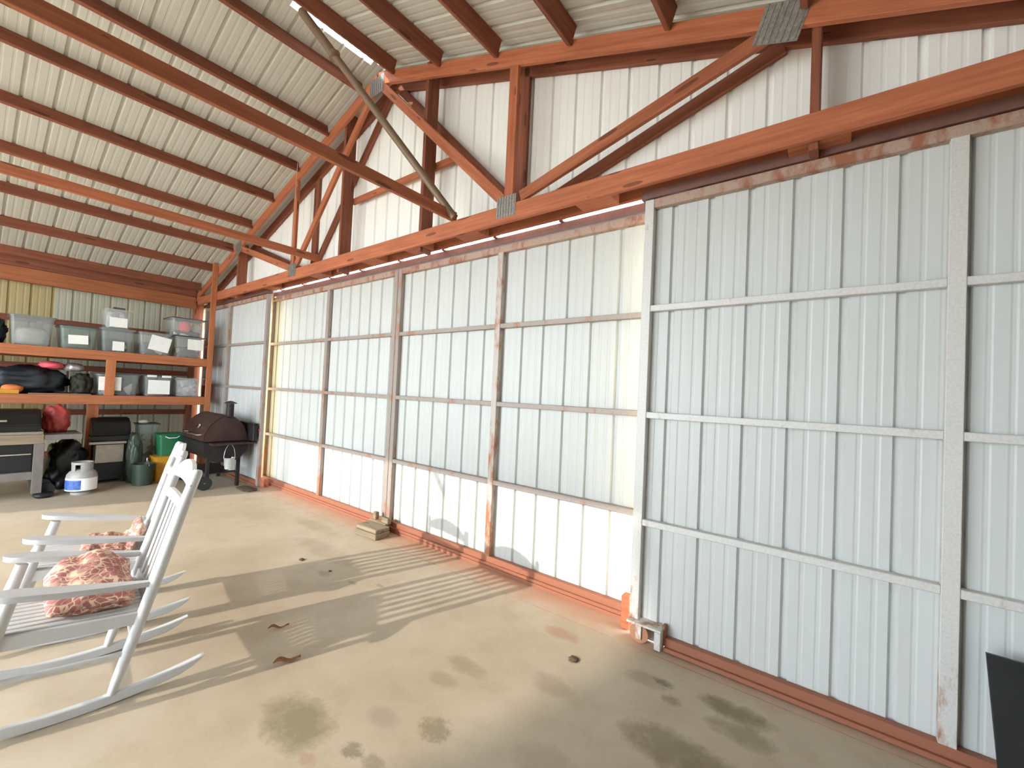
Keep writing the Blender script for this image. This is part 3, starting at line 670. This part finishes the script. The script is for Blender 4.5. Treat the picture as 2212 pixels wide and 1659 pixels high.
link('thermometer', me, None, slid, Matrix.Translation((-3.55, -.765, .90)))
fb_ = box('firebox', -3.62, -2.985, -.232, -.172, .70, .955, 'smoker_body', sm, .008)
box('firebox_lid', -3.62, -2.985, -.24, -.168, .955, .968, 'smoker_body', fb_)
box('firebox_bracket', -3.5, -3.4, -.24, -.20, .60, .70, 'smoker_body', fb_)
bk = thing('grease_bucket', 'small shiny galvanized bucket hanging under the smoker', 'bucket', (-3.15, -.475, .28))
lathe('bucket_body', [(.05, 0), (.055, .003), (.073, .165), (.078, .17), (.068, .17), (.05, .01), (.01, .01)], (-3.15, -.475, .285), 'zinc', bk, 20)
tube('bail', [(-3.15, -.475+.074*math.cos(a), .45+.20*math.sin(a)) for a in [PI*i/12 for i in range(13)]], .004, 'galv', bk, 6)
tag(box('small_carton', -3.42, -3.34, -.40, -.33, .228, .345, 'paper'), 'little white carton on the lower rack of the smoker', 'carton')

# ---------------------------------------------------------------- small things along the doors
wc = thing('wooden_chock', 'weathered wooden block chocking the doors at the centre seam', 'block', (.07, -.18, 0))
def rbox(name, c, d, rz, mat, parent):
    return link(name, boxmesh(*d, .006, mat), None, parent, Matrix.Translation(V(c)) @ Matrix.Rotation(rz, 4, 'Z'))
rbox('lower_plank', (.075, -.175, .030), (.36, .19, .058), .05, 'wood_grey', wc)
rbox('upper_plank', (.070, -.165, .081), (.34, .18, .042), .03, 'wood_grey', wc)
gbk = thing('seam_guide', 'wooden guide cleats around the foot of the centre door seam', 'cleat', (.02, -.04, .10))
rbox('cleat', (-.075, -.03, .15), (.055, .05, .09), 0, 'wood_grey', gbk); rbox('cleat', (.115, -.03, .135), (.12, .05, .065), 0, 'wood_grey', gbk)
rbox('cleat_base', (.02, -.045, .108), (.30, .07, .012), 0, 'wood_grey', gbk)
tag(rbox('corner_block', (-2.93, -.06, .065), (.15, .08, .13), 0, 'wood', None), 'small wooden guide block at the foot of the far door stile', 'block')
tag(rbox('door_stop', (2.915, -.045, .115), (.055, .07, .23), 0, 'wood', None), 'small upright wooden stop beside the right-hand door roller', 'block')
tag(lathe('reflector', [(.002, 0), (.022, 0), (.022, .008), (.015, .014), (.002, .016)], (0, 0, 0), 'red', None, 12), 'small red round reflector on the door stile behind the smoker', 'reflector')
bpy.data.objects['reflector'].matrix_world = Matrix.Translation((-2.985, -.1455, .87)) @ Matrix.Rotation(PI/2, 4, 'X')
bb = prism('dark_board', [(4.635, 0), (5.25, 0), (5.25, .575), (4.60, .585)], 1, -.012, .012, 'black'); tag(bb, 'dark board leaning on the right-hand door', 'board')
bb.matrix_world = Matrix.Translation((0, -.30, 0)) @ Matrix.Rotation(-.16, 4, 'X') @ bb.matrix_world
# dead leaves and crumbs of dirt
def deadleaf(label, x, y, L, w, rz, mat='leaf', nm='dead_leaf', cat='leaf'):
    bm = bmesh.new(); n = 8; rows = []
    for i in range(n+1):
        t = i/n; ww = w*math.sin(PI*min(1, t*.95+.03))**.8; rows.append([bm.verts.new((L*(t-.5), s*ww, .006+.012*abs(s)+.012*math.sin(t*7)*abs(s)+.004*math.sin(t*9))) for s in (-1, -.4, .4, 1)])
    for p, q in zip(rows, rows[1:]):
        for k in range(3): bm.faces.new((p[k], p[k+1], q[k+1], q[k]))
    me = mesh_from(bm, nm); me.materials.append(M[mat]); o = link(nm, me, None, None, Matrix.Translation((x, y, 0)) @ Matrix.Rotation(rz, 4, 'Z'))
    so = o.modifiers.new('th', 'SOLIDIFY'); so.thickness = .002; tag(o, label, cat)
deadleaf('curled brown dead leaf in the shadow of the near rocking chair', 1.585, -1.76, .14, .022, 1.15)
deadleaf('thin brown leaf stalk in the chair shadow', 1.20, -1.64, .12, .010, 1.1)
for lb, x, y, s in (('dark crumb of dirt on the floor between chairs and doors', .22, -1.01, .05), ('dark clump of dirt in front of the right-hand door roller', 2.822, -.617, .055), ('small crumb on the striped shadow near the doors', .62, -.96, .03)):
    tag(blob('dirt_clump', (x, y, 0), (s, s*.8, s*.3), 'dirt', None, .4, int(x*50), 2), lb, 'dirt')
dbr = blob('swept_debris', (-2.90, -.30, 0), (.4, .18, .022), 'dirt', None, .5, 4, 3, 7); tag(dbr, 'swept dirt and dry leaves along the doors by the smoker', 'debris'); dbr['kind'] = 'stuff'

# ---------------------------------------------------------------- rocking chairs: local x sideways, local y forward, origin under the rear posts
def rocking_chair(label):
    c = thing('rocking_chair', label, 'chair', (0, 0, 0), 'white rocking chairs')
    HW = .262; lean = -.27
    def P(v, z): return v
    for s in (-1, 1):
        x = s*HW
        # rear post: tapered, flattened oval
        rp_ = tube('rear_post', [(x, .004, .045), (x, -.015, .11), (x, -.085, .36), (x, -.150, .60), (x, -.235, .93), (x, -.285, 1.095), (x, -.290, 1.112)],
             [.017, .023, .026, .027, .027, .026, .018], 'white_paint', c, 14, 1.15)
        tube('front_leg', [(x, .492, .055), (x, .470, .13), (x, .415, .36), (x, .352, .60)], [.019, .026, .029, .024], 'white_paint', c, 14)
        # arm: flat board, wide rounded front, narrow rear
        bm = bmesh.new(); sta = []
        for t, w, z, off in ((0, .013, .545, 0), (.06, .018, .552, 0), (.3, .036, .574, .008), (.6, .052, .602, .014), (.85, .057, .628, .016), (.95, .047, .637, .016), (.99, .026, .640, .016), (1.0, .010, .641, .016)):
            y = -.135+.555*t; xx = x+s*off; sta.append([bm.verts.new((xx+a*w, y, z+b_)) for a, b_ in ((-1, -.013), (1, -.013), (1.02, .003), (.9, .012), (-.9, .012), (-1.02, .003))])
        for p, q in zip(sta, sta[1:]):
            for k in range(6): bm.faces.new((p[k], p[(k+1) % 6], q[(k+1) % 6], q[k]))
        bm.faces.new(sta[0][::-1]); bm.faces.new(sta[-1]); bmesh.ops.recalc_face_normals(bm, faces=bm.faces[:])
        me = mesh_from(bm, 'arm', True); me.set_sharp_from_angle(angle=.8); me.materials.append(M['white_paint']); link('armrest', me, None, c)
        # rocker runner
        n = 22; bm = bmesh.new(); st = []
        for i in range(n+1):
            t = i/n; y = -.37+1.20*t; zc = (y-.11)**2/(2*2.2)
            hh = .046 if .06 < t < .94 else .046*max(.15, min(t, 1-t)/.06)
            st.append([bm.verts.new((x+a*.017, y, zc+b_*hh+(.0 if b_ else 0))) for a, b_ in ((-1, 0), (1, 0), (1, 1), (-1, 1))])
            if t <= .06 or t >= .94:
                for vv in st[-1][:2]: vv.co.z += .046-hh
                for vv in st[-1][2:]: vv.co.z = zc+.046
        for p, q in zip(st, st[1:]):
            for k in range(4): bm.faces.new((p[k], p[(k+1) % 4], q[(k+1) % 4], q[k]))
        bm.faces.new(st[0][::-1]); bm.faces.new(st[-1]); bmesh.ops.recalc_face_normals(bm, faces=bm.faces[:])
        bmesh.ops.bevel(bm, geom=[e for e in bm.edges if len(e.link_faces) == 2 and e.calc_face_angle() > 1.2], offset=.004, segments=1, affect='EDGES')
        me = mesh_from(bm, 'runner'); me.materials.append(M['white_paint']); link('rocker_runner', me, None, c)
        # seat side rail and side stretcher
        beam('seat_rail', (x, -.098, .388), (x, .405, .425), .026, .058, 'white_paint', c)
        tube('side_stretcher', [(x, -.045, .225), (x, .435, .262)], .012, 'white_paint', c)
        # screw heads near the top of the post
        lathe('screw_plug', [(.001, 0), (.006, 0), (.006, .004), (.001, .005)], (0, 0, 0), 'galv', rp_, 8).matrix_local = WM[rp_.name].inverted() @ Matrix.Translation((x+s*.0255, -.258, 1.035)) @ Matrix.Rotation(s*PI/2, 4, 'Y')
    tube('front_stretcher', [(-HW, .455, .20), (HW, .455, .20)], .013, 'white_paint', c)
    tube('rear_stretcher', [(-HW, -.065, .28), (HW, -.065, .28)], .013, 'white_paint', c)
    beam('front_apron', (-HW, .405, .425), (HW, .405, .425), .024, .055, 'white_paint', c)
    beam('rear_apron', (-HW, -.090, .385), (HW, -.090, .385), .024, .05, 'white_paint', c)
    n = 11
    for i in range(n):
        x = -.232+.464*i/(n-1); beam('seat_slat', (x, -.10, .418), (x, .44, .458), .033, .014, 'white_paint', c)
    # back: crest rail, open slot, upper rail, slats, lower rail
    def B(z): return -.150-(z-.60)*.262
    def rail(name, z0, z1, arch, dip=0.0):
        bm = bmesh.new(); N = 14; cols = []
        for i in range(N+1):
            x = -HW+2*HW*i/N; a = max(0, 1-(x/(HW*.93))**2)**.75; zt_ = z1+arch*a; zb_ = z0+dip*(1-(x/HW)**2)
            cols.append([bm.verts.new((x, B(z)+d-.012*(1-(x/HW)**2), z)) for z, d in ((zb_, -.010), (zb_, .010), (zt_, .010), (zt_, -.010))])
        for p, q in zip(cols, cols[1:]):
            for k in range(4): bm.faces.new((p[k], p[(k+1) % 4], q[(k+1) % 4], q[k]))
        bm.faces.new(cols[0][::-1]); bm.faces.new(cols[-1]); bmesh.ops.recalc_face_normals(bm, faces=bm.faces[:])
        me = mesh_from(bm, name); me.materials.append(M['white_paint']); link(name, me, None, c)
    rail('crest_rail', 1.005, 1.045, .085, .012); rail('upper_back_rail', .885, .935, 0); rail('lower_back_rail', .405, .47, 0)
    for i in range(5):
        x = -.164+.082*i; bow = -.012*(1-(x/HW)**2)
        beam('back_slat', (x, B(.44)+bow, .44), (x, B(.91)+bow, .91), .014, .042, 'white_paint', c, (1, 0, 0))
    return c
def copy_tree(o, parent=None):
    c = o.copy(); COL.objects.link(c); c.parent = parent
    for ch in list(o.children): copy_tree(ch, c)
    return c
ch1 = rocking_chair('white rocking chair nearest the camera, patterned cushion folded on its seat')
ch2 = copy_tree(ch1); ch2['label'] = 'white rocking chair farther from the camera, beside the near one'
ch1.location = (1.019, -2.425, 0); ch1.rotation_euler = (0, 0, PI-.125)
ch2.location = (.215, -2.255, 0); ch2.rotation_euler = (0, 0, PI-.21)

def cushion(label, path, width, th, seed, host, tilt=0.0):
    """folded pad: path = centre line in (forward, up), swept sideways"""
    from mathutils import noise as mn
    pts = [V((0, y, z)) for y, z in path]
    # resample
    seg = [(b_-a).length for a, b_ in zip(pts, pts[1:])]; T = sum(seg); N = 40; out = []
    for i in range(N+1):
        d = T*i/N; k = 0
        while k < len(seg)-1 and d > seg[k]: d -= seg[k]; k += 1
        out.append(pts[k].lerp(pts[k+1], min(1, d/seg[k])))
    for _ in range(3): out = [out[0]]+[(out[i-1]+2*out[i]+out[i+1])/4 for i in range(1, N)]+[out[-1]]
    bm = bmesh.new(); K = 18; top, bot = [], []
    for i, p in enumerate(out):
        t = (out[min(i+1, N)]-out[max(i-1, 0)]).normalized(); nrm = V((0, -t.z, t.y)); ra, rb = [], []
        for k in range(K+1):
            u = 2*k/K-1; x = u*width/2
            edge = (max(0, 1-abs(u)**5)**.5)*(max(0, 1-abs(2*i/N-1)**9)**.5)
            w = mn.noise(V((x*6, i*.17, seed)))*.022+mn.noise(V((x*14, i*.4, seed+5)))*.009
            h = th/2*edge*(1+.35*mn.noise(V((x*5, i*.2, seed+9))))+.002
            base = p+V((x, 0, tilt*max(-.4, x*2)*min(1, max(0, (p.z-.47)/.08))))+nrm*w
            ra.append(bm.verts.new(base+nrm*h)); rb.append(bm.verts.new(base-nrm*h))
        top.append(ra); bot.append(rb)
    for i in range(N):
        for k in range(K):
            bm.faces.new((top[i][k], top[i][k+1], top[i+1][k+1], top[i+1][k])); bm.faces.new((bot[i][k], bot[i+1][k], bot[i+1][k+1], bot[i][k+1]))
        bm.faces.new((top[i][0], top[i+1][0], bot[i+1][0], bot[i][0])); bm.faces.new((top[i][K], bot[i][K], bot[i+1][K], top[i+1][K]))
    for k in range(K):
        bm.faces.new((top[0][k], bot[0][k], bot[0][k+1], top[0][k+1])); bm.faces.new((top[N][k], top[N][k+1], bot[N][k+1], bot[N][k]))
    bmesh.ops.recalc_face_normals(bm, faces=bm.faces[:])
    me = mesh_from(bm, 'seat_cushion', True); me.materials.append(M['cushion_fabric'])
    o = link('seat_cushion', me, None, None, host.matrix_basis.copy()); tag(o, label, 'cushion', 'patterned chair cushions')
cushion('red and cream patterned cushion crumpled on the near rocking chair seat', [(-.055, .457), (.05, .467), (.15, .478), (.225, .493), (.232, .525), (.17, .54), (.09, .55), (.03, .54), (-.03, .52), (-.065, .508)], .46, .052, 3, ch1, .15)
cushion('red patterned cushion pushed against the back of the far rocking chair', [(.20, .49), (.08, .476), (-.02, .474), (-.055, .50), (-.075, .54), (-.09, .58)], .42, .055, 8, ch2)
